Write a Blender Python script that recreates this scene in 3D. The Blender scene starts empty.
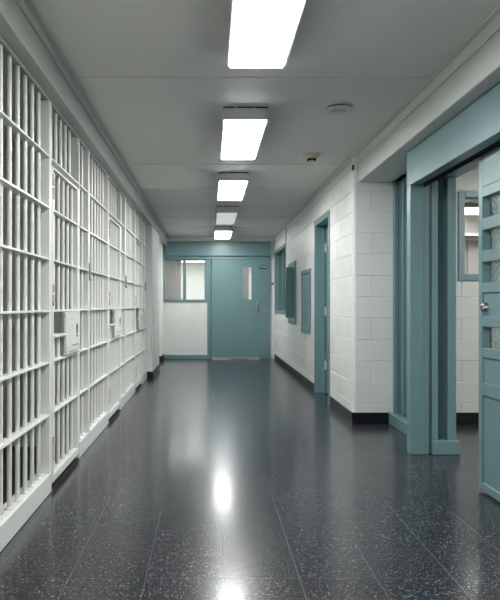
import bpy, bmesh, math, random
from mathutils import Vector
random.seed(4)
S = bpy.context.scene
COL = S.collection

# ------------------------------------------------------------------ materials
def srgb(r, g, b):
    f = lambda c: (c / 255 / 12.92) if c / 255 <= 0.04045 else ((c / 255 + 0.055) / 1.055) ** 2.4
    return (f(r), f(g), f(b), 1.0)

def new_mat(name):
    m = bpy.data.materials.new(name)
    m.use_nodes = True
    nt = m.node_tree
    return m, nt, nt.nodes['Principled BSDF']

def paint(name, rgb, rough=0.45, var=0.06, scale=6.0, bump=0.0, bscale=90.0, spec=0.5, metal=0.0):
    m, nt, p = new_mat(name)
    tc = nt.nodes.new('ShaderNodeTexCoord')
    n = nt.nodes.new('ShaderNodeTexNoise')
    n.inputs['Scale'].default_value = scale
    n.inputs['Detail'].default_value = 5
    nt.links.new(tc.outputs['Object'], n.inputs['Vector'])
    mx = nt.nodes.new('ShaderNodeMix'); mx.data_type = 'RGBA'
    c = srgb(*rgb)
    mx.inputs['A'].default_value = tuple(min(1, v * (1 - var)) for v in c[:3]) + (1,)
    mx.inputs['B'].default_value = tuple(min(1, v * (1 + var)) for v in c[:3]) + (1,)
    nt.links.new(n.outputs['Fac'], mx.inputs['Factor'])
    nt.links.new(mx.outputs['Result'], p.inputs['Base Color'])
    p.inputs['Roughness'].default_value = rough
    p.inputs['Specular IOR Level'].default_value = spec
    p.inputs['Metallic'].default_value = metal
    if bump:
        n2 = nt.nodes.new('ShaderNodeTexNoise')
        n2.inputs['Scale'].default_value = bscale
        n2.inputs['Detail'].default_value = 3
        nt.links.new(tc.outputs['Object'], n2.inputs['Vector'])
        b = nt.nodes.new('ShaderNodeBump')
        b.inputs['Strength'].default_value = bump
        b.inputs['Distance'].default_value = 0.004
        nt.links.new(n2.outputs['Fac'], b.inputs['Height'])
        nt.links.new(b.outputs['Normal'], p.inputs['Normal'])
    return m

def emit(name, rgb, strength):
    m, nt, p = new_mat(name)
    p.inputs['Base Color'].default_value = (0.8, 0.8, 0.8, 1)
    p.inputs['Emission Color'].default_value = srgb(*rgb)
    p.inputs['Emission Strength'].default_value = strength
    p.inputs['Roughness'].default_value = 0.4
    return m

def glass(name, rgb, rough=0.0, bump=0.0, bscale=60):
    m, nt, p = new_mat(name)
    p.inputs['Base Color'].default_value = srgb(*rgb)
    p.inputs['Transmission Weight'].default_value = 1.0
    p.inputs['Roughness'].default_value = rough
    p.inputs['IOR'].default_value = 1.45
    if bump:
        tc = nt.nodes.new('ShaderNodeTexCoord')
        n = nt.nodes.new('ShaderNodeTexNoise')
        n.inputs['Scale'].default_value = bscale
        nt.links.new(tc.outputs['Object'], n.inputs['Vector'])
        b = nt.nodes.new('ShaderNodeBump')
        b.inputs['Strength'].default_value = bump
        b.inputs['Distance'].default_value = 0.01
        nt.links.new(n.outputs['Fac'], b.inputs['Height'])
        nt.links.new(b.outputs['Normal'], p.inputs['Normal'])
    return m

TILE = 0.318
TX, TY = -0.262, 0.10
def floor_material():
    m, nt, p = new_mat('speckled_dark_vinyl_tile')
    N = nt.nodes.new; L = nt.links.new
    def math_(op, a, b=None, clamp=False):
        n = N('ShaderNodeMath'); n.operation = op; n.use_clamp = clamp
        for i, v in enumerate((a, b)):
            if v is None: continue
            if isinstance(v, (int, float)): n.inputs[i].default_value = v
            else: L(v, n.inputs[i])
        return n.outputs[0]
    geo = N('ShaderNodeNewGeometry')
    sep = N('ShaderNodeSeparateXYZ'); L(geo.outputs['Position'], sep.inputs[0])
    ux = math_('DIVIDE', math_('SUBTRACT', sep.outputs['X'], TX), TILE)
    uy = math_('DIVIDE', math_('SUBTRACT', sep.outputs['Y'], TY), TILE)
    ix = math_('FLOOR', ux); iy = math_('FLOOR', uy)
    fx = math_('FRACT', ux); fy = math_('FRACT', uy)
    ex = math_('MINIMUM', fx, math_('SUBTRACT', 1.0, fx))
    ey = math_('MINIMUM', fy, math_('SUBTRACT', 1.0, fy))
    jx = math_('LESS_THAN', ex, 0.0075)
    jy = math_('LESS_THAN', ey, 0.0055)
    joint = math_('MAXIMUM', jx, math_('MULTIPLY', jy, 0.6))
    idv = N('ShaderNodeCombineXYZ'); L(ix, idv.inputs[0]); L(iy, idv.inputs[1])
    wn = N('ShaderNodeTexWhiteNoise'); L(idv.outputs[0], wn.inputs['Vector'])
    # streak direction alternates from tile to tile
    par = math_('MODULO', math_('ABSOLUTE', math_('ADD', ix, iy)), 2.0)
    ca = math_('ADD', math_('MULTIPLY', par, 0.9), 0.8)
    cb = math_('SUBTRACT', 1.7, math_('MULTIPLY', par, 0.9))
    vec = N('ShaderNodeCombineXYZ')
    L(math_('MULTIPLY', sep.outputs['X'], ca), vec.inputs[0])
    L(math_('MULTIPLY', sep.outputs['Y'], cb), vec.inputs[1])
    L(math_('MULTIPLY', wn.outputs['Value'], 37.0), vec.inputs[2])
    def noise(scale, detail, rough=0.6):
        n = N('ShaderNodeTexNoise'); n.inputs['Scale'].default_value = scale
        n.inputs['Detail'].default_value = detail; n.inputs['Roughness'].default_value = rough
        L(vec.outputs[0], n.inputs['Vector']); return n.outputs['Fac']
    def ramp(v, stops):
        r = N('ShaderNodeValToRGB'); e = r.color_ramp.elements
        while len(e) < len(stops): e.new(0.5)
        for q, (pos, c) in zip(e, stops):
            q.position = pos; q.color = c
        L(v, r.inputs[0]); return r.outputs[0]
    base = ramp(noise(30, 6, 0.75), [(0.30, srgb(11, 11, 14)), (0.50, srgb(31, 31, 38)), (0.74, srgb(72, 73, 84))])
    fleck = ramp(noise(105, 3, 0.6), [(0.59, (0, 0, 0, 1)), (0.69, (1, 1, 1, 1))])
    dark = ramp(noise(80, 2), [(0.30, (1, 1, 1, 1)), (0.40, (0, 0, 0, 1))])
    def mix(f, a, b):
        n = N('ShaderNodeMix'); n.data_type = 'RGBA'
        L(f, n.inputs['Factor'])
        for s, v in (('A', a), ('B', b)):
            if isinstance(v, tuple): n.inputs[s].default_value = v
            else: L(v, n.inputs[s])
        return n.outputs['Result']
    c = mix(math_('MULTIPLY', fleck, 0.9), base, srgb(178, 180, 188))
    c = mix(math_('MULTIPLY', dark, 0.4), c, srgb(20, 21, 25))
    tint = math_('MULTIPLY', wn.outputs['Value'], 0.25)
    c = mix(tint, c, srgb(42, 43, 48))
    c = mix(math_('MULTIPLY', joint, 0.45), c, srgb(112, 113, 116))
    L(c, p.inputs['Base Color'])
    wear = N('ShaderNodeTexNoise'); wear.inputs['Scale'].default_value = 3.5; wear.inputs['Detail'].default_value = 7
    wear.inputs['Roughness'].default_value = 0.7
    L(geo.outputs['Position'], wear.inputs['Vector'])
    L(math_('ADD', math_('MULTIPLY', wear.outputs['Fac'], 0.12), 0.18), p.inputs['Roughness'])
    p.inputs['Specular IOR Level'].default_value = 0.30
    p.inputs['Coat Weight'].default_value = 0.24
    p.inputs['Coat Roughness'].default_value = 0.125
    p.inputs['Coat IOR'].default_value = 1.45
    b = N('ShaderNodeBump'); b.inputs['Strength'].default_value = 0.10; b.inputs['Distance'].default_value = 0.002
    bn = N('ShaderNodeTexNoise'); bn.inputs['Scale'].default_value = 55; bn.inputs['Detail'].default_value = 3
    L(geo.outputs['Position'], bn.inputs['Vector'])
    L(math_('SUBTRACT', bn.outputs['Fac'], joint), b.inputs['Height'])
    L(b.outputs['Normal'], p.inputs['Normal'])
    return m

M = {}
M['floor'] = floor_material()
M['block'] = paint('painted_block_white', (230, 231, 228), 0.42, 0.03, 3, 0.25, 70)
M['plaster'] = paint('painted_plaster_white', (236, 237, 234), 0.45, 0.03, 3, 0.08, 60)
M['ceiling'] = paint('ceiling_panel_grey_white', (220, 219, 215), 0.5, 0.03, 1.5, 0.04, 40)
M['soffit_left'] = paint('soffit_shaded', (176, 182, 176), 0.4, 0.04, 3, 0.1, 50)  # darker copy of the soffit paint, carrying the shade on the left side
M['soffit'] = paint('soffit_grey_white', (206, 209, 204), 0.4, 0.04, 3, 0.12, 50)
M['bars'] = paint('bar_enamel_white', (240, 240, 236), 0.30, 0.03, 5)
M['teal'] = paint('teal_enamel', (109, 140, 144), 0.34, 0.05, 4, 0.10, 60)
M['teal_dark'] = paint('teal_darkened', (78, 112, 115), 0.36, 0.05, 4, 0.08, 60)  # darker copy of the teal, for the bay panel and the shaded cabinet door
M['teal_pale'] = paint('pale_blue_enamel', (130, 154, 164), 0.36, 0.04, 4, 0.06, 60)
M['black'] = paint('black_rubber', (17, 17, 18), 0.35, 0.1, 8)
M['slot'] = paint('slot_black', (8, 8, 9), 0.7)
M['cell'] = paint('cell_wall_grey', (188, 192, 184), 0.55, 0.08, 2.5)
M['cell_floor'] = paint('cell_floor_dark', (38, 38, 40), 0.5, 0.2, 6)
M['steel'] = paint('brushed_steel', (190, 190, 188), 0.22, 0.04, 8, metal=1.0)
M['grey_metal'] = paint('grey_metal', (150, 153, 152), 0.4)
M['rust'] = paint('rusty_hinge', (206, 200, 180), 0.55, 0.25, 40)
M['flap'] = paint('grey_flap', (100, 103, 102), 0.45)
M['beige'] = paint('beige_plastic', (206, 198, 172), 0.45)
M['housing'] = paint('lamp_housing_grey', (196, 199, 202), 0.4)
M['lamp'] = emit('lamp_lens_lit', (250, 252, 250), 10.0)
M['lamp_off'] = emit('lamp_lens_dim', (250, 252, 250), 0.12)
M['lamp_room'] = emit('room_lamp_lens_lit', (252, 251, 248), 8.0)
M['lamp_far'] = emit('far_lamp_lens_lit', (252, 251, 248), 3.0)
M['glass'] = glass('clear_glass', (240, 246, 244))
M['glass_tex'] = glass('textured_glass', (225, 235, 232), 0.12, 0.35, 70)
M['sign_blue'] = paint('sign_blue', (16, 94, 120), 0.35)
M['sign_white'] = paint('sign_white', (222, 234, 238), 0.4)
M['curtain'] = paint('pleated_grey', (176, 172, 172), 0.7)
M['pinkwall'] = paint('warm_white_wall', (226, 220, 216), 0.5)

# ------------------------------------------------------------------ mesh builder
class MB:
    def __init__(s): s.v = []; s.f = []; s.sm = []
    def add(s, vs, fs, smooth=False):
        o = len(s.v); s.v += [tuple(v) for v in vs]
        for f in fs: s.f.append(tuple(i + o for i in f)); s.sm.append(smooth)
        return s
    def box(s, x0, x1, y0, y1, z0, z1, b=0.0):
        x0, x1 = sorted((x0, x1)); y0, y1 = sorted((y0, y1)); z0, z1 = sorted((z0, z1))
        b = min(b, (x1-x0)*.45, (y1-y0)*.45, (z1-z0)*.45)
        if b <= 0:
            vs = [(x, y, z) for x in (x0, x1) for y in (y0, y1) for z in (z0, z1)]
            return s.add(vs, [(0,1,3,2),(4,6,7,5),(0,4,5,1),(2,3,7,6),(0,2,6,4),(1,5,7,3)])
        vs = []; idx = {}
        lo = (x0, y0, z0); hi = (x1, y1, z1)
        for sx in (0,1):
            for sy in (0,1):
                for sz in (0,1):
                    sg = (sx, sy, sz)
                    for a in range(3):
                        c = []
                        for k in range(3):
                            e = hi[k] if sg[k] else lo[k]
                            if k != a: e += -b if sg[k] else b
                            c.append(e)
                        idx[(sg, a)] = len(vs); vs.append(tuple(c))
        fs = []
        cen = Vector(((x0+x1)/2, (y0+y1)/2, (z0+z1)/2))
        def put(ids):
            p = [Vector(vs[i]) for i in ids]
            n = (p[1]-p[0]).cross(p[2]-p[0])
            m = sum(p, Vector()) / len(p) - cen
            fs.append(tuple(ids) if n.dot(m) > 0 else tuple(reversed(ids)))
        for a in range(3):
            u, w = [k for k in range(3) if k != a]
            for sd in (0,1):
                q = []
                for su, sw in ((0,0),(1,0),(1,1),(0,1)):
                    g = [0,0,0]; g[a] = sd; g[u] = su; g[w] = sw
                    q.append(idx[(tuple(g), a)])
                put(q)
            for su in (0,1):
                for sw in (0,1):
                    g0 = [0,0,0]; g0[u] = su; g0[w] = sw
                    g1 = list(g0); g1[a] = 1
                    g0 = tuple(g0); g1 = tuple(g1)
                    put([idx[(g0,u)], idx[(g1,u)], idx[(g1,w)], idx[(g0,w)]])
        for sx in (0,1):
            for sy in (0,1):
                for sz in (0,1):
                    g = (sx,sy,sz); put([idx[(g,0)], idx[(g,1)], idx[(g,2)]])
        return s.add(vs, fs)
    def cyl(s, a, b, r0, r1=None, n=14, caps=True):
        a = Vector(a); b = Vector(b); r1 = r0 if r1 is None else r1
        d = (b - a).normalized()
        u = d.orthogonal().normalized(); w = d.cross(u)
        vs = []
        for c, r in ((a, r0), (b, r1)):
            for i in range(n):
                t = 2*math.pi*i/n
                vs.append(c + u*math.cos(t)*r + w*math.sin(t)*r)
        fs = [(i, (i+1) % n, n+(i+1) % n, n+i) for i in range(n)]
        s.add(vs, fs, True)
        if caps:
            s.add(vs[:n], [tuple(reversed(range(n)))]); s.add(vs[n:], [tuple(range(n))])
        return s
    def lathe(s, c, prof, axis='z', n=32):
        c = Vector(c); vs = []
        for r, h in prof:
            for i in range(n):
                t = 2*math.pi*i/n
                if axis == 'z': vs.append(c + Vector((math.cos(t)*r, math.sin(t)*r, h)))
                elif axis == 'x': vs.append(c + Vector((h, math.cos(t)*r, math.sin(t)*r)))
                else: vs.append(c + Vector((math.cos(t)*r, h, math.sin(t)*r)))
        fs = []
        for k in range(len(prof)-1):
            for i in range(n):
                j = (i+1) % n
                fs.append((k*n+i, k*n+j, (k+1)*n+j, (k+1)*n+i))
        return s.add(vs, fs, True)
    def prism(s, poly, axis, a0, a1, smooth=False):
        """poly in the two other axes (order x,y,z without axis), extruded along axis"""
        def P(p, a):
            if axis == 'x': return (a, p[0], p[1])
            if axis == 'y': return (p[0], a, p[1])
            return (p[0], p[1], a)
        n = len(poly)
        vs = [P(p, a0) for p in poly] + [P(p, a1) for p in poly]
        s.add(vs, [(i, (i+1) % n, n+(i+1) % n, n+i) for i in range(n)], smooth)
        s.add(vs[:n], [tuple(reversed(range(n)))]); s.add(vs[n:], [tuple(range(n))])
        return s
    def build(s, name, mat, parent=None, origin=None, sharp=35):
        me = bpy.data.meshes.new(name)
        base = Vector((0,0,0))
        q = parent
        while q: base += q.location; q = q.parent
        o = bpy.data.objects.new(name, me)
        if parent is None:
            if origin is None:
                xs, ys, zs = zip(*s.v)
                origin = ((min(xs)+max(xs))/2, (min(ys)+max(ys))/2, min(zs))
            o.location = origin; base = Vector(origin)
        else: o.parent = parent
        me.from_pydata([tuple(Vector(v) - base) for v in s.v], [], s.f)
        bm = bmesh.new(); bm.from_mesh(me)
        bmesh.ops.recalc_face_normals(bm, faces=bm.faces)
        bm.to_mesh(me); bm.free()
        me.polygons.foreach_set('use_smooth', s.sm)
        if any(s.sm): me.set_sharp_from_angle(angle=math.radians(sharp))
        me.materials.append(M[mat] if isinstance(mat, str) else mat)
        COL.objects.link(o)
        return o

def tag(o, label, cat, group=None):
    o['label'] = label; o['category'] = cat
    if group: o['group'] = group
    return o
def struct(o, label=None, cat=None):
    o['kind'] = 'structure'
    if label: o['label'] = label; o['category'] = cat
    return o
def thing(name, loc, label, cat, group=None):
    o = bpy.data.objects.new(name, None); COL.objects.link(o)
    o.location = loc; o.empty_display_size = 0.1
    return tag(o, label, cat, group)
def dup(root, loc, label):
    r = root.copy(); COL.objects.link(r); r.location = loc; r['label'] = label
    for ch in list(root.children):
        c = ch.copy(); COL.objects.link(c); c.parent = r
        for g in list(ch.children):
            d = g.copy(); COL.objects.link(d); d.parent = c
    return r
def mb(*boxes):
    m = MB()
    for b in boxes: m.box(*b)
    return m

# ------------------------------------------------------------------ place dimensions
XL, XS, XR = -0.95, -0.87, 1.37      # cell fronts, soffit edge, right wall
YP, YB = 6.10, 13.40                 # pier face, back wall
ZC, ZS, ZB = 2.55, 2.355, 2.30       # ceiling, left soffit underside, right beam underside
Y0 = -3.0
BW, BH, JO, ZOFF = 0.42, 0.2033, 0.006, 0.013

def block_wall(m, plane, c, facing, u0, u1, z0, z1, thick=0.15, off=0.0):
    """blocks with tooled joints on plane x=c or y=c, facing +-1; body behind"""
    D = 0.007
    def P(u, z, d):      # d>0 : into the wall
        w = c - facing * d
        return (w, u, z) if plane == 'x' else (u, w, z)
    k = int(math.floor((z0 + ZOFF) / BH - 1e-6))
    while k * BH - ZOFF < z1 - 1e-6:
        za, zb = k*BH - ZOFF, (k+1)*BH - ZOFF
        o = off + (BW/2 if k % 2 else 0)
        i = int(math.floor((u0 - o) / BW))
        while o + i*BW < u1 - 1e-6:
            ua, ub = o + i*BW, o + (i+1)*BW
            A, B = max(ua, u0), min(ub, u1); C_, E = max(za, z0), min(zb, z1)
            if B - A > 1e-4 and E - C_ > 1e-4:
                iA = JO if ua > u0 - 1e-6 else 0; iB = JO if ub < u1 + 1e-6 else 0
                iC = JO if za > z0 - 1e-6 else 0; iE = JO if zb < z1 + 1e-6 else 0
                iA = min(iA, (B-A)*.4); iB = min(iB, (B-A)*.4); iC = min(iC, (E-C_)*.4); iE = min(iE, (E-C_)*.4)
                vs = [P(A, C_, D if iA or iC else 0), P(B, C_, D if iB or iC else 0), P(B, E, D if iB or iE else 0), P(A, E, D if iA or iE else 0),
                      P(A+iA, C_+iC, 0), P(B-iB, C_+iC, 0), P(B-iB, E-iE, 0), P(A+iA, E-iE, 0)]
                m.add(vs, [(4,5,6,7)])
                for q, ins in (((0,1,5,4), iC), ((1,2,6,5), iB), ((2,3,7,6), iE), ((3,0,4,7), iA)):
                    if ins: m.add(vs, [q])
            i += 1
        k += 1
    a, b = c - facing*(D+0.0005), c - facing*thick
    if plane == 'x': m.box(a, b, u0, u1, z0, z1)
    else: m.box(u0, u1, a, b, z0, z1)

# ------------------------------------------------------------------ floor, ceiling
struct(mb((-3.6, 4.8, Y0, 17.2, -0.1, 0)).build('floor', 'floor'))
joints = [-2.3, 0.2, 1.48, 3.99, 6.45, 7.77, 9.09, 10.40, 11.72, 13.0]
m = MB(); ys = [Y0] + joints + [YB + 0.1]
for a, b in zip(ys[:-1], ys[1:]):
    m.box(-1.2, 1.6, a + 0.004, b - 0.004, ZC, ZC + 0.05, 0.003)
m.box(-1.2, 1.6, Y0, YB + 0.1, ZC + 0.03, ZC + 0.1)
for y in joints:
    m.box(-0.87, 1.42, y + 0.004, y + 0.022, ZC - 0.004, ZC + 0.001, 0.0015)
struct(m.build('ceiling', 'ceiling'))

# ------------------------------------------------------------------ left side: soffit, piers, cells
def round_edge(cx, cz, r, a0, a1, n=6):
    return [(cx + r*math.cos(math.radians(a0+(a1-a0)*i/n)), cz + r*math.sin(math.radians(a0+(a1-a0)*i/n))) for i in range(n+1)]
m = MB()
r = 0.008
m.prism([(-1.25, ZS)] + round_edge(XS - r, ZS + r, r, -90, 0) + [(XS, ZC), (-1.25, ZC)], 'y', Y0, YB - 0.02, True)
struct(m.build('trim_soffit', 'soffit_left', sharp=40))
m = MB()   # angle trim where the soffit meets the ceiling
m.box(XS, XS + 0.012, Y0, YB - 0.05, ZC - 0.055, ZC - 0.001, 0.004)
m.box(XS, XS + 0.05, Y0, YB - 0.05, ZC - 0.008, ZC - 0.001, 0.003)
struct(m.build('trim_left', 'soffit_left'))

m = MB()
m.box(-1.25, XS, 9.86, 11.2, 0, ZS, 0.012)          # pier after the cells
m.box(-1.25, -1.03, 11.2, 12.85, 0, ZS)
m.box(-1.25, -0.955, 12.85, YB, 0, ZS, 0.012)
m.box(-1.25, XL, Y0, 2.50, 0, ZS, 0.01)             # plain wall before the cells
struct(m.build('wall_left', 'plaster'))
m = MB()
m.box(-0.99, XS + 0.010, 9.85, 11.21, 0, 0.105, 0.003)
m.box(-1.03, -0.93, 12.84, YB - 0.03, 0, 0.105, 0.003)
m.box(XL - 0.005, XL + 0.01, Y0, 2.49, 0, 0.105, 0.003)
struct(m.build('baseboard_left', 'black'))
# cell rooms
m = MB()
m.box(-3.55, -3.4, Y0, 13.4, 0, 2.5)
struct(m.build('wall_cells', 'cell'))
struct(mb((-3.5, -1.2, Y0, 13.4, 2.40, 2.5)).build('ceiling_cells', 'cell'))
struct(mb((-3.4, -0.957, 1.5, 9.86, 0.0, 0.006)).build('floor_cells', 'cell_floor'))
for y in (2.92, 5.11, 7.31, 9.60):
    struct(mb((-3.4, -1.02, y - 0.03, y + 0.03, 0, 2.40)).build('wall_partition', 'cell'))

RAILS = [0.472, 0.786, 1.094, 1.403, 1.711]
ZT = 2.016
XB = -0.982          # bar centre line
XF, XK = XL, -1.008  # rail front and back
BR = 0.0122
CURB = 0.125

def bar(root, y, z0, z1):
    m = MB(); m.cyl((XB, y, z0), (XB, y, z1), BR)
    if abs(z0 - CURB) < 1e-6: m.lathe((XB, y, z0), [(0.022, 0), (0.021, 0.005), (0.016, 0.011), (BR, 0.016)], n=14)
    return m.build('bar', 'bars', root)
def rail(root, y0, y1, z, name='rail'):
    return mb((XK, XF, y0, y1, z - 0.006, z + 0.006, 0.0015)).build(name, 'bars', root)

GG = 'fixed cell front grilles along the left side'
def grille(base, label):
    """base = y of the partition plate's near face; spans lock jamb, bar panel, hinge post and the transom over the door beyond"""
    b = base
    t = thing('cell_front_grille', (XB, b + 0.5, 0), label, 'cell grille', GG)
    jamb0 = b - 0.36
    plate0, plate1 = b, b + 0.065
    post0, post1 = b + 0.971, b + 1.022
    ybars = [b + 0.165 + 0.1345*i for i in range(6)]
    # curb
    m = MB(); m.box(XF - 0.09, XF, jamb0 + 0.01, post1, 0, CURB, 0.006)
    m.build('curb', 'bars', t)
    # lock jamb plate, partition plate, hinge post
    m = MB(); m.box(XK, XF, jamb0, jamb0 + 0.012, CURB, ZS, 0.002)
    m.build('lock_jamb', 'bars', t)
    m = MB(); m.box(XK - 0.02, XF, plate0, plate1, CURB, ZS, 0.003)
    m.build('post', 'bars', t)
    m = MB(); m.box(XK - 0.005, XF, post0, post1, CURB, ZS, 0.003)
    m.build('post', 'bars', t)
    # bars of the panel, the lock jamb bar, and the transom
    for y in ybars:
        bar(t, y, CURB, ZS)
    bar(t, b - 0.115, CURB, ZS)
    bar(t, b - 0.235, CURB, ZS)
    for z in RAILS + [ZT]:
        rail(t, jamb0 + 0.012, plate0, z)
        rail(t, plate1, post0, z)
    m = MB(); m.box(XF - 0.012, XF + 0.004, jamb0, post1, ZS - 0.007, ZS, 0.002)
    m.build('top_angle', 'bars', t)
    # grey latch bracket on the partition plate
    m = MB(); m.box(XF, XF + 0.014, plate0 + 0.006, plate0 + 0.058, 1.335, 1.462, 0.002)
    m.box(XF, XF + 0.020, plate0 + 0.020, plate0 + 0.04, 1.322, 1.345, 0.003)
    m.build('latch_bracket', 'grey_metal', t)
    return t

def transom(base, label):
    y0, y1 = base + 1.0225, base + 1.8395
    t = thing('transom_grille', (XB, (y0 + y1)/2, ZT - 0.006), label, 'transom grille', 'barred transoms over the cell doors')
    for i in range(5):
        bar(t, y0 + 0.09 + 0.134*i, ZT, ZS)
    MB().box(XK, XF, y1 - 0.012, y1, ZT + 0.006, ZS, 0.002).build('end_plate', 'bars', t)
    rail(t, y0, y1, ZT)
    MB().box(XF - 0.012, XF + 0.004, y0, y1, ZS - 0.007, ZS, 0.002).build('top_angle', 'bars', t)
    return t

DG = 'barred cell doors along the left side'
def cell_door(y0, label):
    y1 = y0 + 0.80
    t = thing('cell_door', (XB, y0 + 0.4, 0), label, 'cell door', DG)
    zb, zt = 0.045, ZT - 0.040
    m = MB(); m.box(XK, XF, y0, y0 + 0.034, zb, zt, 0.003); m.build('hinge_stile', 'bars', t)
    m = MB(); m.box(XK, XF, y1 - 0.05, y1, zb, zt, 0.003); m.build('lock_stile', 'bars', t)
    m = MB(); m.box(XK, XF, y0 + 0.034, y1 - 0.05, zb, 0.095, 0.003); m.build('bottom_rail', 'bars', t)
    m = MB(); m.box(XK, XF, y0 + 0.034, y1 - 0.05, zt - 0.014, zt, 0.002); m.build('top_rail', 'bars', t)
    for z in RAILS:
        rail(t, y0 + 0.034, y1 - 0.05, z)
    # bars: the first three stop for the food slot, the rest run through
    for i in range(5):
        y = y0 + 0.145 + 0.133*i
        if i < 2:
            bar(t, y, 0.095, 0.940); bar(t, y, 1.094, zt - 0.014)
        else:
            bar(t, y, 0.095, zt - 0.014)
    # food slot: shelf, grey back flap and lock cover plate
    sy0, sy1 = y0 + 0.034, y0 + 0.335
    m = MB(); m.box(XK - 0.05, XF + 0.012, sy0, sy1, 0.928, 0.945, 0.003); m.build('slot_shelf', 'bars', t)
    m = MB(); m.box(XK - 0.055, XK - 0.045, sy0, sy1, 0.945, 1.088)
    m.build('slot_flap', 'flap', t)
    m = MB(); pw = XF + 0.010
    poly = [(y1 - 0.02, 0.80), (y1 - 0.02, 1.085), (sy1 - 0.06, 1.085), (sy1, 1.055), (sy1, 0.90), (sy1 + 0.02, 0.80)]
    m.prism(poly, 'x', XF - 0.006, pw)
    pl = m.build('lock_cover', 'bars', t)
    m = MB(); yc = y1 - 0.13
    m.prism([(yc - 0.012, 0.930), (yc + 0.012, 0.930), (yc + 0.018, 0.985), (yc, 1.0), (yc - 0.018, 0.985)], 'x', pw, pw + 0.003)
    m.cyl((pw, yc, 0.915), (pw + 0.003, yc, 0.915), 0.010)
    m.build('keyhole', 'slot', pl)
    m = MB()
    m.box(pw, pw + 0.003, yc - 0.14, yc + 0.05, 0.850, 0.857); m.box(pw, pw + 0.003, yc - 0.26, yc - 0.02, 0.812, 0.818)
    m.build('lock_seam', 'grey_metal', pl)
    m = MB()
    m.box(pw, pw + 0.003, yc - 0.16, yc - 0.03, 1.030, 1.036); m.box(pw, pw + 0.003, yc - 0.16, yc - 0.03, 0.988, 0.994)
    m.build('cover_rib', 'bars', pl)
    # hinges
    for z, h in ((1.85, 0.15), (1.20, 0.11), (0.26, 0.14)):
        m = MB()
        m.cyl((XF + 0.002, y0 + 0.012, z - h/2), (XF + 0.002, y0 + 0.012, z - 0.006), 0.011)
        m.cyl((XF + 0.002, y0 + 0.012, z + 0.006), (XF + 0.002, y0 + 0.012, z + h/2), 0.011)
        m.build('hinge', 'rust', t)
        if z == 1.20:
            mb((XF, XF + 0.004, y0 + 0.004, y0 + 0.020, z - 0.075, z - 0.02)).build('latch_hole', 'slot', t)
    return t

PITCH = 2.2
B0 = 2.846
g0 = grille(B0, 'white barred cell grille at the left edge, nearest the camera, ending at the first door')
grille_labels = ['white barred cell grille between the first and second food-slot doors',
                 'white barred cell grille between the second and third cell doors']
for i, l in enumerate(grille_labels):
    dup(g0, g0.location + Vector((0, PITCH*(i+1), 0)), l)
bpy.data.objects.remove([c for c in g0.children if c.name.startswith('latch_bracket')][0])
d0 = cell_door(3.886, 'nearest white barred cell door, with its food slot and keyhole plate clearly seen')
for i, l in enumerate(['second white barred cell door from the camera, slot plate seen at a slant',
                       'farthest white barred cell door, just before the white pier']):
    dup(d0, d0.location + Vector((0, PITCH*(i+1), 0)), l)
t0 = transom(B0, 'short row of white bars above the nearest cell door')
for i, l in enumerate(['short row of white bars above the second cell door', 'short row of white bars above the farthest cell door']):
    dup(t0, t0.location + Vector((0, PITCH*(i+1), 0)), l)
# last jamb strip before the pier
t = thing('cell_front_grille', (XB, 9.6, 0), 'narrow last strip of white cell grille against the white pier', 'cell grille', GG)
b = B0 + 3*PITCH
MB().box(XF - 0.09, XF, b - 0.35, 9.859, 0, CURB, 0.006).build('curb', 'bars', t)
MB().box(XK, XF, b - 0.36, b - 0.348, CURB, ZS, 0.002).build('lock_jamb', 'bars', t)
MB().box(XK - 0.02, XF, b, b + 0.075, CURB, ZS, 0.003).build('post', 'bars', t)
for y in (b - 0.235, b - 0.115, b + 0.19, b + 0.31): bar(t, y, CURB, ZS)
for z in RAILS + [ZT]:
    rail(t, b - 0.348, b, z); rail(t, b + 0.075, 9.859, z)
m = MB(); m.box(XF, XF + 0.014, b + 0.006, b + 0.058, 1.335, 1.462, 0.002); m.build('latch_bracket', 'grey_metal', t)

# ------------------------------------------------------------------ ceiling lights
def light(loc, label, lit=True, first=None):
    """loc: near end, centre, at the ceiling; fixture runs along +y"""
    t = thing('ceiling_light', loc, label, 'ceiling light', 'surface mounted ceiling lights down the corridor')
    x, y, z = loc
    x0, x1 = x - 0.163, x + 0.163
    h = 0.105
    m = MB()
    m.box(x0, x1, y, y + 1.22, z - h + 0.008, z - 0.012, 0.003)
    m.box(x0 + 0.012, x1 - 0.012, y + 0.02, y + 1.20, z - 0.014, z - 0.0005)
    m.build('housing', 'housing', t)
    lens = MB().box(x - 0.145, x + 0.145, y + 0.006, y + 1.214, z - h, z - h + 0.010, 0.001)
    lens.build('lens', 'lamp' if lit else 'lamp_off', t)
    m = MB()
    for a, b in ((-0.160, -0.075), (-0.06, 0.055), (0.072, 0.160)):
        m.box(x + a, x + b, y + 0.012, y + 0.019, z - 0.0125, z - 0.001)
    m.build('vent_slot', 'slot', t)
    return t
LX = 0.262
l0 = light((LX, 4.57, ZC), 'second lit ceiling light from the camera, next to the round disc')
dup(l0, (LX, 2.335, ZC), 'nearest lit ceiling light, cut off by the top of the photo')
dup(l0, (LX, 6.83, ZC), 'third lit ceiling light, between the second light and the dim one')
light((LX, 9.17, ZC), 'dim grey ceiling light, the only one not brightly lit', lit=False)
dup(l0, (LX, 11.5, ZC), 'farthest lit ceiling light, close to the teal back wall')
dup(l0, (LX, -2.2, ZC), 'lit ceiling light behind the camera, outside the photo')

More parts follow.
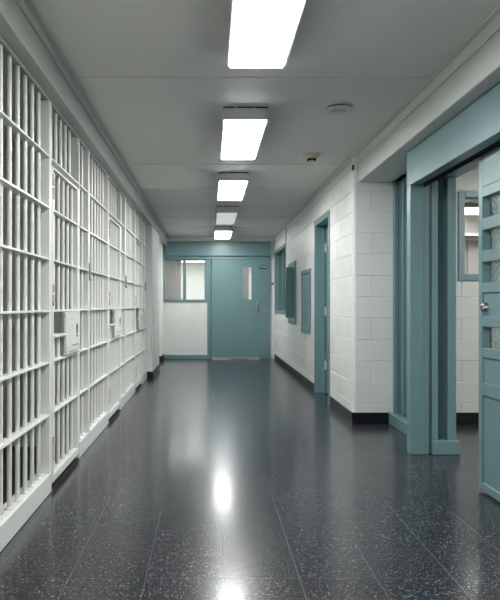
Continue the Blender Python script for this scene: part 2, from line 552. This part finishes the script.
# smoke detector and round disc on the ceiling
t = thing('smoke_detector', (0.965, 6.02, ZC), 'small beige smoke detector on the grey ceiling', 'smoke detector')
MB().lathe((0.965, 6.02, ZC), [(0.0, -0.022), (0.078, -0.022), (0.084, -0.014), (0.084, 0), (0, 0)], n=36).build('base', 'beige', t)
MB().lathe((0.965, 6.02, ZC), [(0.07, -0.022), (0.052, -0.045), (0.0, -0.046)], n=36).build('head', 'beige', t)
m = MB()
for k in range(8):
    if k % 4 == 2: pass
    a0 = 2*math.pi*k/8 + 0.08; a1 = a0 + 0.62
    pts = [(0.965 + 0.042*math.cos(a0+(a1-a0)*i/4), 6.02 + 0.042*math.sin(a0+(a1-a0)*i/4)) for i in range(5)]
    pin = [(0.965 + 0.028*math.cos(a0+(a1-a0)*i/4), 6.02 + 0.028*math.sin(a0+(a1-a0)*i/4)) for i in range(5)]
    m.prism(pts + pin[::-1], 'z', ZC - 0.064, ZC - 0.046)
m.build('sensor_vent', 'slot', t)
MB().lathe((0.965, 6.02, ZC), [(0.027, -0.046), (0.026, -0.066), (0.0, -0.070)], n=24).build('sensor_cap', 'beige', t)

t = thing('ceiling_diffuser', (0.936, 4.61, ZC), 'round white disc set in the ceiling beside the second light', 'air diffuser')
MB().lathe((0.936, 4.61, ZC), [(0.0, -0.016), (0.066, -0.016), (0.072, -0.022), (0.092, -0.022), (0.099, -0.014), (0.096, -0.009), (0, -0.009)], n=48).build('ring', 'soffit', t)
MB().lathe((0.936, 4.61, ZC), [(0.0, -0.012), (0.088, -0.012), (0.088, 0), (0, 0)], n=48).build('gap_shadow', 'slot', t)  # black ring painted as the shadow in the gap above the disc
m = MB()
for i in range(-3, 4):
    m.box(0.936 + i*0.014 - 0.004, 0.936 + i*0.014 + 0.004, 4.61 - 0.03, 4.61 + 0.03, ZC - 0.0195, ZC - 0.0155, 0.001)
m.build('grille', 'grey_metal', t)

# ------------------------------------------------------------------ right wall
DY0, DY1, DZ = 7.27, 8.25, 2.19
WY0, WY1, WZ0, WZ1 = 11.36, 13.27, 0.97, 2.235
m = MB()
YE = YP + 0.03
for u0, u1, z0, z1 in ((YE, DY0, 0, ZC), (DY0, DY1, DZ, ZC), (DY1, WY0, 0, ZC), (WY0, WY1, 0, WZ0), (WY0, WY1, WZ1, ZC), (WY1, YB + 0.15, 0, ZC)):
    block_wall(m, 'x', XR, -1, u0, u1, z0, z1, off=0.1)
block_wall(m, 'y', YP, -1, XR + 0.03, 1.752, 0, ZC, off=1.554)
m.prism([(XR + 0.03 + 0.03*math.cos(math.radians(a)), YP + 0.03 + 0.03*math.sin(math.radians(a))) for a in range(180, 271, 15)] + [(XR + 0.04, YP + 0.04)], 'z', 0, ZC, True)
struct(m.build('wall_right', 'block'))
m = MB()
m.box(XR - 0.008, XR + 0.01, DY1 + 0.03, YB - 0.01, 0, 0.105, 0.003)
m.box(XR - 0.008, XR + 0.01, YP - 0.008, DY0 - 0.03, 0, 0.105, 0.003)
m.box(XR - 0.008, 1.752, YP - 0.009, YP + 0.01, 0, 0.105, 0.003)
struct(m.build('baseboard_right', 'black'))
# beam over the sliding door and trim at the ceiling
m = MB(); r = 0.012; XBm = 1.42
m.prism(round_edge(XBm + r, ZB + r, r, 180, 270) + [(1.95, ZB), (1.95, ZC), (XBm, ZC)], 'y', Y0, YP - 0.001, True)
struct(m.build('trim_beam', 'soffit', sharp=40))
m = MB()
m.box(XBm - 0.014, XBm, Y0, YP, ZC - 0.078, ZC - 0.001, 0.004)
m.box(XBm - 0.05, XBm, Y0, YP, ZC - 0.010, ZC - 0.001, 0.003)
m.box(XR - 0.010, XR, YP + 0.02, YB, ZC - 0.05, ZC - 0.001, 0.004)
m.box(XR - 0.04, XR, YP + 0.02, YB, ZC - 0.009, ZC - 0.001, 0.003)
struct(m.build('trim_right', 'soffit'))
m = MB(); m.box(XR - 0.002, XR + 0.014, YP + 0.002, YP + 0.02, ZC - 0.135, ZC - 0.082, 0.002)
tag(m.build('corner_clip', 'slot'), 'tiny dark clip at the top corner of the white block pier', 'clip')

# door in right wall (closed, in a teal frame)
dr = struct(MB().box(XR + 0.125, XR + 0.17, DY0 + 0.05, DY1 - 0.05, 0.01, DZ - 0.05, 0.003).build('door_1', 'teal'),
            'teal door set back in its frame in the white right wall', 'door')
for z in (1.86, 1.05, 0.36):
    m = MB()
    m.cyl((XR + 0.118, DY1 - 0.056, z - 0.055), (XR + 0.118, DY1 - 0.056, z + 0.055), 0.009)
    m.box(XR + 0.112, XR + 0.126, DY1 - 0.10, DY1 - 0.056, z - 0.055, z + 0.055, 0.002)
    m.build('hinge', 'rust', dr)
MB().lathe((XR + 0.125, DY0 + 0.12, 1.0), [(0, -0.06), (0.026, -0.055), (0.028, -0.035), (0.012, -0.02), (0.03, -0.004), (0.03, 0)], 'x', 20).build('door_knob', 'steel', dr)
m = MB()
f0, f1 = XR - 0.012, XR + 0.16
m.box(f0, f1, DY0 - 0.02, DY0 + 0.03, 0, DZ + 0.02, 0.004)
m.box(f0, f1, DY1 - 0.03, DY1 + 0.02, 0, DZ + 0.02, 0.004)
m.box(f0, f1, DY0 + 0.03, DY1 - 0.03, DZ - 0.05, DZ + 0.02, 0.004)
m.box(XR + 0.085, XR + 0.12, DY1 - 0.048, DY1 - 0.03, 0, DZ - 0.05, 0.002)
struct(m.build('trim_doorway', 'teal'))

# window in right wall, far end
wn = struct(MB()
    .box(f0, XR + 0.12, WY0 - 0.01, WY0 + 0.06, WZ0 - 0.01, WZ1 + 0.01, 0.004)
    .box(f0, XR + 0.12, WY1 - 0.06, WY1 + 0.01, WZ0 - 0.01, WZ1 + 0.01, 0.004)
    .box(f0, XR + 0.12, WY0 + 0.06, WY1 - 0.06, WZ0 - 0.01, WZ0 + 0.06, 0.004)
    .box(f0, XR + 0.12, WY0 + 0.06, WY1 - 0.06, WZ1 - 0.06, WZ1 + 0.01, 0.004)
    .box(XR + 0.05, XR + 0.11, 12.28, 12.34, WZ0 + 0.06, WZ1 - 0.06, 0.003).build('window_1', 'teal'),
    'teal framed window at the far end of the white right wall', 'window')
for a, b in ((WY0 + 0.06, 12.28), (12.34, WY1 - 0.06)):
    MB().box(XR + 0.075, XR + 0.085, a, b, WZ0 + 0.06, WZ1 - 0.06).build('window_pane', 'glass', wn)

# flush cabinet (closed door) and cabinet with its door folded out
t = thing('wall_cabinet', (XR, 9.0, 0.735), 'closed shallow teal cabinet on the white wall next to the doorway', 'cabinet')
c0, c1, z0, z1 = 8.58, 9.42, 0.735, 1.625
m = MB()
m.box(XR - 0.016, XR - 0.0005, c0, c0 + 0.06, z0, z1, 0.003); m.box(XR - 0.016, XR - 0.0005, c1 - 0.06, c1, z0, z1, 0.003)
m.box(XR - 0.016, XR - 0.0005, c0 + 0.06, c1 - 0.06, z0, z0 + 0.06, 0.003); m.box(XR - 0.016, XR - 0.0005, c0 + 0.06, c1 - 0.06, z1 - 0.06, z1, 0.003)
m.build('frame', 'teal', t)
dd = MB().box(XR - 0.010, XR - 0.001, c0 + 0.066, c1 - 0.066, z0 + 0.066, z1 - 0.066, 0.002).build('cabinet_door', 'teal', t)
m = MB(); m.lathe((XR - 0.010, c0 + 0.12, 1.18), [(0, -0.020), (0.014, -0.018), (0.016, 0)], 'x', 16); m.build('latch', 'grey_metal', dd)
for z in (0.95, 1.42): MB().cyl((XR - 0.014, c1 - 0.064, z - 0.04), (XR - 0.014, c1 - 0.064, z + 0.04), 0.006).build('hinge', 'grey_metal', dd)

t = thing('wall_cabinet', (XR, 10.5, 0.83), 'teal cabinet with shaded door standing out into the corridor', 'cabinet')
c0, c1, z0, z1 = 10.05, 10.98, 0.83, 1.83
m = MB()
m.box(XR - 0.020, XR - 0.0005, c0, c0 + 0.06, z0, z1, 0.003); m.box(XR - 0.020, XR - 0.0005, c1 - 0.06, c1, z0, z1, 0.003)
m.box(XR - 0.020, XR - 0.0005, c0 + 0.06, c1 - 0.06, z0, z0 + 0.06, 0.003); m.box(XR - 0.020, XR - 0.0005, c0 + 0.06, c1 - 0.06, z1 - 0.06, z1, 0.003)
m.build('frame', 'teal', t)
MB().box(XR - 0.006, XR - 0.001, c0 + 0.06, c1 - 0.06, z0 + 0.06, z1 - 0.06).build('back_panel', 'teal_pale', t)
dd = MB().box(XR - 0.150, XR - 0.020, 10.13, 10.19, 0.93, 1.725, 0.006).build('cabinet_door', 'teal_dark', t)  # shade of the unlit front face is put into the darker teal
MB().box(XR - 0.152, XR - 0.148, 10.14, 10.18, 1.0, 1.66).build('edge_seal', 'black', dd)

MB_ = MB(); MB_.cyl((XR - 0.007, 11.33, WZ1 - 0.02), (XR - 0.007, 11.33, ZC - 0.05), 0.008)
tag(MB_.build('conduit', 'grey_metal'), 'thin grey conduit from the ceiling to the far right window', 'conduit')

# ------------------------------------------------------------------ back wall
def bx(px): return (px - 209.0) / 47.76
m = MB()
block_wall(m, 'y', YB, -1, -1.2, -0.02, 0.0, 1.20, off=-1.05)
m.box(1.277, XR - 0.0005, YB - 0.004, YB + 0.15, 0, ZC, 0.004)
m.box(-1.2, XR - 0.001, YB, YB + 0.15, 2.13, ZC)
struct(m.build('wall_back', 'block'))
struct(MB().box(-0.93, 1.36, YB - 0.03, YB - 0.0005, 2.452, ZC - 0.001, 0.004).build('trim_back', 'plaster'))
struct(MB().box(-0.92, 0.02, YB - 0.035, YB - 0.001, 0, 0.09, 0.006).build('baseboard_back', 'teal'))
m = MB()
m.box(-0.92, 1.276, YB - 0.11, YB - 0.001, 2.150, 2.450, 0.006)       # track cover over the sliding door
m.box(-1.02, 1.276, YB - 0.055, YB - 0.001, 2.085, 2.150, 0.003)
m.box(1.062, 1.276, YB - 0.06, YB + 0.06, 0, 2.140, 0.005)           # right jamb
m.box(-0.035, 0.022, YB - 0.03, YB + 0.15, 0, 2.140, 0.004)          # post
m.box(0.020, 0.062, YB + 0.012, YB + 0.15, 0, 2.140, 0.004)
struct(m.build('trim_doorframe', 'teal'))
d2 = struct(mb((0.052, 0.69, YB - 0.04, YB + 0.0, 0.035, 2.128, 0.003), (0.90, 1.066, YB - 0.04, YB + 0.0, 0.035, 2.128, 0.003),
               (0.688, 0.902, YB - 0.04, YB + 0.0, 0.035, 1.232, 0.002), (0.688, 0.902, YB - 0.04, YB + 0.0, 1.936, 2.128, 0.002)).build('door_2', 'teal'),
            'teal steel sliding door closing the far end of the corridor', 'door')
m = MB()
for q in ((0.69, 0.704, 1.232, 1.936), (0.886, 0.90, 1.232, 1.936), (0.704, 0.886, 1.232, 1.246), (0.704, 0.886, 1.922, 1.936)):
    m.box(q[0], q[1], YB - 0.045, YB - 0.036, q[2], q[3], 0.002)
m.build('window_bead', 'teal', d2)
MB().box(0.69, 0.90, YB - 0.022, YB - 0.014, 1.232, 1.936).build('door_pane', 'glass', d2)
m = MB()
m.box(0.985, 1.025, YB - 0.046, YB - 0.040, 0.985, 1.20, 0.002)
m.cyl((1.005, YB - 0.044, 1.02), (1.005, YB - 0.085, 1.02), 0.008); m.cyl((1.005, YB - 0.044, 1.13), (1.005, YB - 0.085, 1.13), 0.008)
m.cyl((1.005, YB - 0.082, 1.005), (1.005, YB - 0.082, 1.145), 0.010)
m.build('door_handle', 'steel', d2)
MB().box(0.055, 1.06, YB - 0.048, YB - 0.04, 0.012, 0.045, 0.002).build('door_sweep', 'grey_metal', d2)
m = MB(); m.lathe((1.18, YB - 0.06, 0.985), [(0, -0.022), (0.024, -0.02), (0.032, -0.008), (0.034, 0)], 'y', 22)
t = m.build('key_switch', 'steel'); tag(t, 'small round steel key switch on the teal jamb of the far door', 'key switch')
MB().box(1.176, 1.184, YB - 0.0835, YB - 0.081, 0.972, 0.998).build('keyhole', 'slot', t)
# blue sign with white marks
t = tag(MB().box(1.056, 1.196, YB - 0.068, YB - 0.0605, 1.875, 1.955, 0.004).build('door_sign', 'sign_blue'),
        'small blue sign with white marks above the far door jamb', 'sign')
m = MB(); yy0, yy1 = YB - 0.0695, YB - 0.0675
for x0, x1, z0, z1 in ((1.082, 1.096, 1.914, 1.932), (1.100, 1.112, 1.922, 1.932), (1.115, 1.128, 1.916, 1.932), (1.131, 1.144, 1.920, 1.932), (1.147, 1.172, 1.920, 1.932), (1.160, 1.172, 1.898, 1.920)):
    m.box(x0, x1, yy0, yy1, z0, z1)
m.build('lettering', 'sign_white', t)
m = MB(); m.lathe((1.335, YB - 0.004, 1.575), [(0, -0.016), (0.018, -0.014), (0.022, 0.002)], 'y', 18)
tag(m.build('push_button', 'slot'), 'small dark push button on the white strip beside the far door', 'button')

# window over the half wall
wz0, wz1 = 1.20, 2.10
px = [-1.015, -0.93, -0.545, -0.48, -0.094, -0.035]
w = MB()
w.box(px[0], px[1], YB - 0.03, YB + 0.1, wz0, wz1, 0.004); w.box(px[2], px[3], YB - 0.025, YB + 0.1, wz0 + 0.045, wz1 - 0.03, 0.004)
w.box(px[4], px[5], YB - 0.03, YB + 0.1, wz0, wz1, 0.004)
w.box(px[1], px[4], YB - 0.03, YB + 0.1, wz0, wz0 + 0.045, 0.004); w.box(px[1], px[4], YB - 0.03, YB + 0.1, wz1 - 0.03, wz1, 0.004)
wn = struct(w.build('window_2', 'teal'), 'two-pane teal window over the white half wall at the far end', 'window')
MB().box(px[1], px[2], YB + 0.03, YB + 0.038, wz0 + 0.045, wz1 - 0.03).build('window_pane', 'glass', wn)
MB().box(px[3], px[4], YB + 0.03, YB + 0.038, wz0 + 0.045, wz1 - 0.03).build('window_pane', 'glass', wn)

# room beyond the back wall
m = MB()
m.box(-2.0, 1.9, 17.0, 17.1, 0, 2.6); m.box(-2.1, -2.0, YB + 0.15, 17.1, 0, 2.6); m.box(1.9, 2.0, YB + 0.15, 17.1, 0, 2.6)
struct(m.build('wall_beyond', 'plaster'))
struct(mb((-2.1, 2.0, YB + 0.15, 17.1, 2.3, 2.6)).build('ceiling_beyond', 'plaster'))
m = MB(); n = 26
for i in range(n):                       # pleated grey partition behind the left pane
    x = -1.9 + 1.24*i/n
    m.box(x, x + 0.030, 15.2, 15.25 + 0.02*(i % 2), 0, 2.3, 0.004)
m.box(-1.9, -0.66, 15.27, 15.30, 0, 2.3)
struct(m.build('wall_pleated', 'curtain'))
struct(mb((0.50, 0.905, 14.6, 14.7, 0, 2.3)).build('wall_stub', 'curtain'))

def room_light(loc, label, sx=0.3, sy=1.2, h=0.07, lamp='lamp_room'):
    t = thing('room_light', loc, label, 'ceiling light')
    x, y, z = loc
    MB().box(x - sx/2, x + sx/2, y - sy/2, y + sy/2, z - h, z - 0.0005, 0.004).build('housing', 'housing', t)
    MB().box(x - sx/2 + 0.012, x + sx/2 - 0.012, y - sy/2 + 0.012, y + sy/2 - 0.012, z - h - 0.008, z - h + 0.002, 0.003).build('lens', lamp, t)
    return t
room_light((-0.40, 15.9, 2.3), 'lit lamp in the room beyond the far two-pane window', 0.75, 0.3, 0.09, 'lamp_far')
room_light((-0.2, 14.3, 2.3), 'added unseen lamp just behind the far window, above its top edge', 1.4, 0.3, 0.05)  # added above the sight line to brighten the pleats and far wall
room_light((0.62, 16.1, 2.3), 'added lamp beyond the far door, hidden behind the wall stub', 0.3, 0.7, 0.05)  # added out of sight to whiten the wall behind the panes
room_light((-1.35, 16.2, 2.3), 'added lamp beyond the far window, hidden behind the pleated partition', 0.35, 0.8, 0.05)  # another added lamp, unseen, brightening the far wall

# ------------------------------------------------------------------ sliding door bay on the right
XF0 = 1.52
m = MB()
m.box(XF0, 1.624, 4.83, 4.92, 0, 2.05, 0.004)
m.box(1.622, 1.668, 4.845, 4.92, 0, 2.10, 0.003)
m.box(1.683, 1.732, 4.835, 4.95, 0, 2.12, 0.003)
m.box(1.730, 1.770, 4.935, 4.96, 0, 2.12, 0.003)
m.box(1.768, 1.808, 4.925, 4.96, 0, 2.12, 0.003)
m.box(1.804, 1.870, 4.840, 4.95, 0, 2.12, 0.003)
m.box(1.680, 1.893, 4.820, 4.95, 0, 0.106, 0.004)
m.box(XF0, 1.600, Y0 + 0.1, 4.92, 2.036, ZB - 0.0005, 0.004)          # header
m.box(1.600, 1.624, 2.7, 4.92, 2.06, ZB - 0.001)
m.box(1.715, 1.893, 2.7, 4.95, 2.10, ZB - 0.001, 0.004)
m.box(XF0, 1.624, 2.70, 2.80, 0, 2.05, 0.004)                          # near post
struct(m.build('trim_slidingframe', 'teal'))
struct(mb((1.624, 1.715, 2.7, 4.92, 2.14, ZB - 0.001), (1.6245, 1.633, 2.7, 4.85, 2.022, 2.14)).build('trim_track', 'slot'))
m = MB()
m.box(XF0 + 0.02, 1.87, Y0, 2.70, 0, 2.036)
m.box(1.73, 1.893, Y0, 2.70, 2.0, 2.5)
m.box(1.74, 1.87, 4.95, YP, ZB, 2.5)
struct(m.build('wall_bay', 'plaster'))
m = MB()       # frame strips and curb of the dark panel between pier and post
m.box(1.752, 1.790, 6.045, YP - 0.0005, 0.105, ZB - 0.001, 0.003)
m.box(1.776, 1.792, 5.86, 5.90, 0.105, ZB - 0.001, 0.003)
m.box(1.776, 1.792, 5.62, 5.66, 0.105, ZB - 0.001, 0.003)
m.box(1.710, 1.830, 4.93, YP - 0.010, 0, 0.105, 0.004)                 # curb
struct(m.build('trim_pocket', 'teal'))
struct(MB().box(1.790, 1.830, 4.93, YP - 0.001, 0.105, ZB - 0.001, 0.003).build('trim_pocketpanel', 'teal_dark'))  # plain darker teal drawn in place of dark tinted glass

# the sliding door leaf, pulled open
lx0, lx1 = 1.640, 1.705
ly0, ly1 = 2.82, 3.895
st = 0.052
slots = [(1.648, 1.775), (1.454, 1.577), (1.262, 1.385), (0.872, 1.000)]
panels = [(1.060, 1.202), (0.667, 0.816), (0.065, 0.589)]
m = MB()
m.box(lx0, lx1, ly1 - st, ly1, 0.015, 2.11, 0.003)
m.box(lx0, lx1, ly0, ly0 + 0.10, 0.015, 2.11, 0.003)
edges = sorted(slots + panels)
zprev = 0.015
for a, b in edges + [(2.11, 2.11)]:
    if a - zprev > 0.001: m.box(lx0, lx1, ly0 + 0.10, ly1 - st, zprev, a, 0.003)
    zprev = b
d3 = struct(m.build('door_3', 'teal'), 'teal steel sliding door pulled open at the right edge', 'door')
for a, b in panels:
    MB().box(lx0 + 0.010, lx1 - 0.010, ly0 + 0.10, ly1 - st, a, b).build('door_panel', 'teal', d3)
for a, b in slots:
    MB().box(lx0 + 0.046, lx0 + 0.054, ly0 + 0.10, ly1 - st, a, b).build('door_pane', 'glass_tex', d3)
m = MB(); m.box(lx0 - 0.004, lx0 + 0.0005, ly0 + 0.02, ly1 - 0.075, 1.835, 2.10, 0.002)
m.build('upper_plate', 'teal', d3)
lk = MB().lathe((lx0 + 0.010, 3.805, 1.115), [(0, -0.030), (0.017, -0.030), (0.025, -0.025), (0.031, -0.008), (0.033, 0)], 'x', 24).build('lock_cylinder', 'steel', d3)
MB().box(lx0 - 0.0215, lx0 - 0.0195, 3.802, 3.808, 1.105, 1.125).build('keyhole', 'slot', lk)

# vestibule
VX1 = 4.4
m = MB()
vw0, vw1, vz0, vz1 = 2.385, 3.80, 1.375, 2.20
for u0, u1, z0, z1 in ((1.755, vw0, 0, 2.5), (vw0, vw1, 0, vz0), (vw0, vw1, vz1, 2.5), (vw1, VX1, 0, 2.5)):
    block_wall(m, 'y', YP, -1, u0, u1, z0, z1, off=2.407 - 3*0.42)
struct(m.build('wall_vestibule', 'block'))
struct(mb((VX1, VX1 + 0.1, 0.9, 9.3, 0, 2.6), (1.87, VX1, 0.9, 1.0, 0, 2.5)).build('wall_far', 'cell'))
struct(mb((1.87, VX1 + 0.1, 0.9, YP + 0.15, 2.5, 2.6)).build('ceiling_vestibule', 'ceiling'))
struct(MB().box(1.88, VX1, YP - 0.009, YP + 0.01, 0, 0.105, 0.003).build('baseboard_vestibule', 'black'))
w = MB()
w.box(vw0 - 0.012, vw0 + 0.05, YP - 0.015, YP + 0.12, vz0 - 0.012, vz1 + 0.012, 0.004)
w.box(vw1 - 0.05, vw1 + 0.012, YP - 0.015, YP + 0.12, vz0 - 0.012, vz1 + 0.012, 0.004)
w.box(vw0 + 0.05, vw1 - 0.05, YP - 0.015, YP + 0.12, vz0 - 0.012, vz0 + 0.05, 0.004)
w.box(vw0 + 0.05, vw1 - 0.05, YP - 0.015, YP + 0.12, vz1 - 0.045, vz1 + 0.012, 0.004)
wn = struct(w.build('window_3', 'teal_pale'), 'pale blue framed window in the white wall seen through the open doorway', 'window')
MB().box(vw0 + 0.05, vw1 - 0.05, YP + 0.05, YP + 0.058, vz0 + 0.05, vz1 - 0.045).build('window_pane', 'glass', wn)
room_light((3.1, 5.1, 2.5), 'lit ceiling lamp in the side room behind the open sliding door', 0.3, 0.7)
room_light((3.3, 2.9, 2.5), 'added lamp in the side room, hidden behind the open sliding door', 0.5, 1.2)  # added to brighten the door posts facing the camera, itself unseen
# room seen through that window
m = MB()
m.box(1.55, VX1, 9.0, 9.1, 0, 2.5); m.box(1.53, 1.56, YP + 0.16, 9.1, 0, 2.5)
struct(m.build('wall_office', 'pinkwall'))
struct(mb((1.53, VX1, YP + 0.15, 9.1, 2.4, 2.6)).build('ceiling_office', 'plaster'))
m = MB()
for i in range(9): m.box(2.0 + 0.27*i, 2.25 + 0.27*i, 8.95, 8.999, 0.1, 2.05, 0.006)
struct(m.build('trim_panelling', 'pinkwall'))
tag(MB().box(2.0, VX1 - 0.02, 8.72, 8.948, 2.07, 2.11, 0.004).build('wall_shelf', 'pinkwall'), 'narrow white shelf along the wall seen through the pale blue window', 'shelf')
room_light((3.35, 8.3, 2.4), 'lit lamp seen through the pale blue framed window', 0.7, 0.6, 0.05, 'lamp_far')
# dim room behind the far right window
m = MB(); m.box(1.53, 3.6, 9.35, 9.45, 0, 2.5); m.box(3.5, 3.6, 9.45, 13.5, 0, 2.5); m.box(1.53, 3.6, 13.5, 13.54, 0, 2.5)
struct(m.build('wall_beside', 'plaster'))
struct(mb((1.53, 3.6, 9.35, 13.54, 2.5, 2.6)).build('ceiling_beside', 'plaster'))
# wall behind the camera
struct(mb((-1.25, 1.9, Y0 - 0.12, Y0, 0, ZC)).build('wall_front', 'plaster'))

# ------------------------------------------------------------------ world, camera, view
w = bpy.data.worlds.new('world'); S.world = w; w.use_nodes = True
w.node_tree.nodes['Background'].inputs['Color'].default_value = (0.02, 0.02, 0.02, 1)
cam = bpy.data.cameras.new('camera'); co = bpy.data.objects.new('camera', cam); COL.objects.link(co)
co.location = (0, 0, 1.13); co.rotation_euler = (math.radians(90), 0, 0)
cam.sensor_fit = 'AUTO'; cam.sensor_width = 36.0; cam.lens = 640 / 600 * 36
cam.shift_x = (250 - 209) / 600; cam.shift_y = (305 - 300) / 600
cam.clip_start = 0.05
S.camera = co
S.view_settings.view_transform = 'Standard'
S.view_settings.look = 'None'
S.view_settings.gamma = 1.0
S.view_settings.use_curve_mapping = False
S.view_settings.exposure = 1.90
S.cycles.max_bounces = 12
S.cycles.diffuse_bounces = 6
S.cycles.caustics_refractive = True
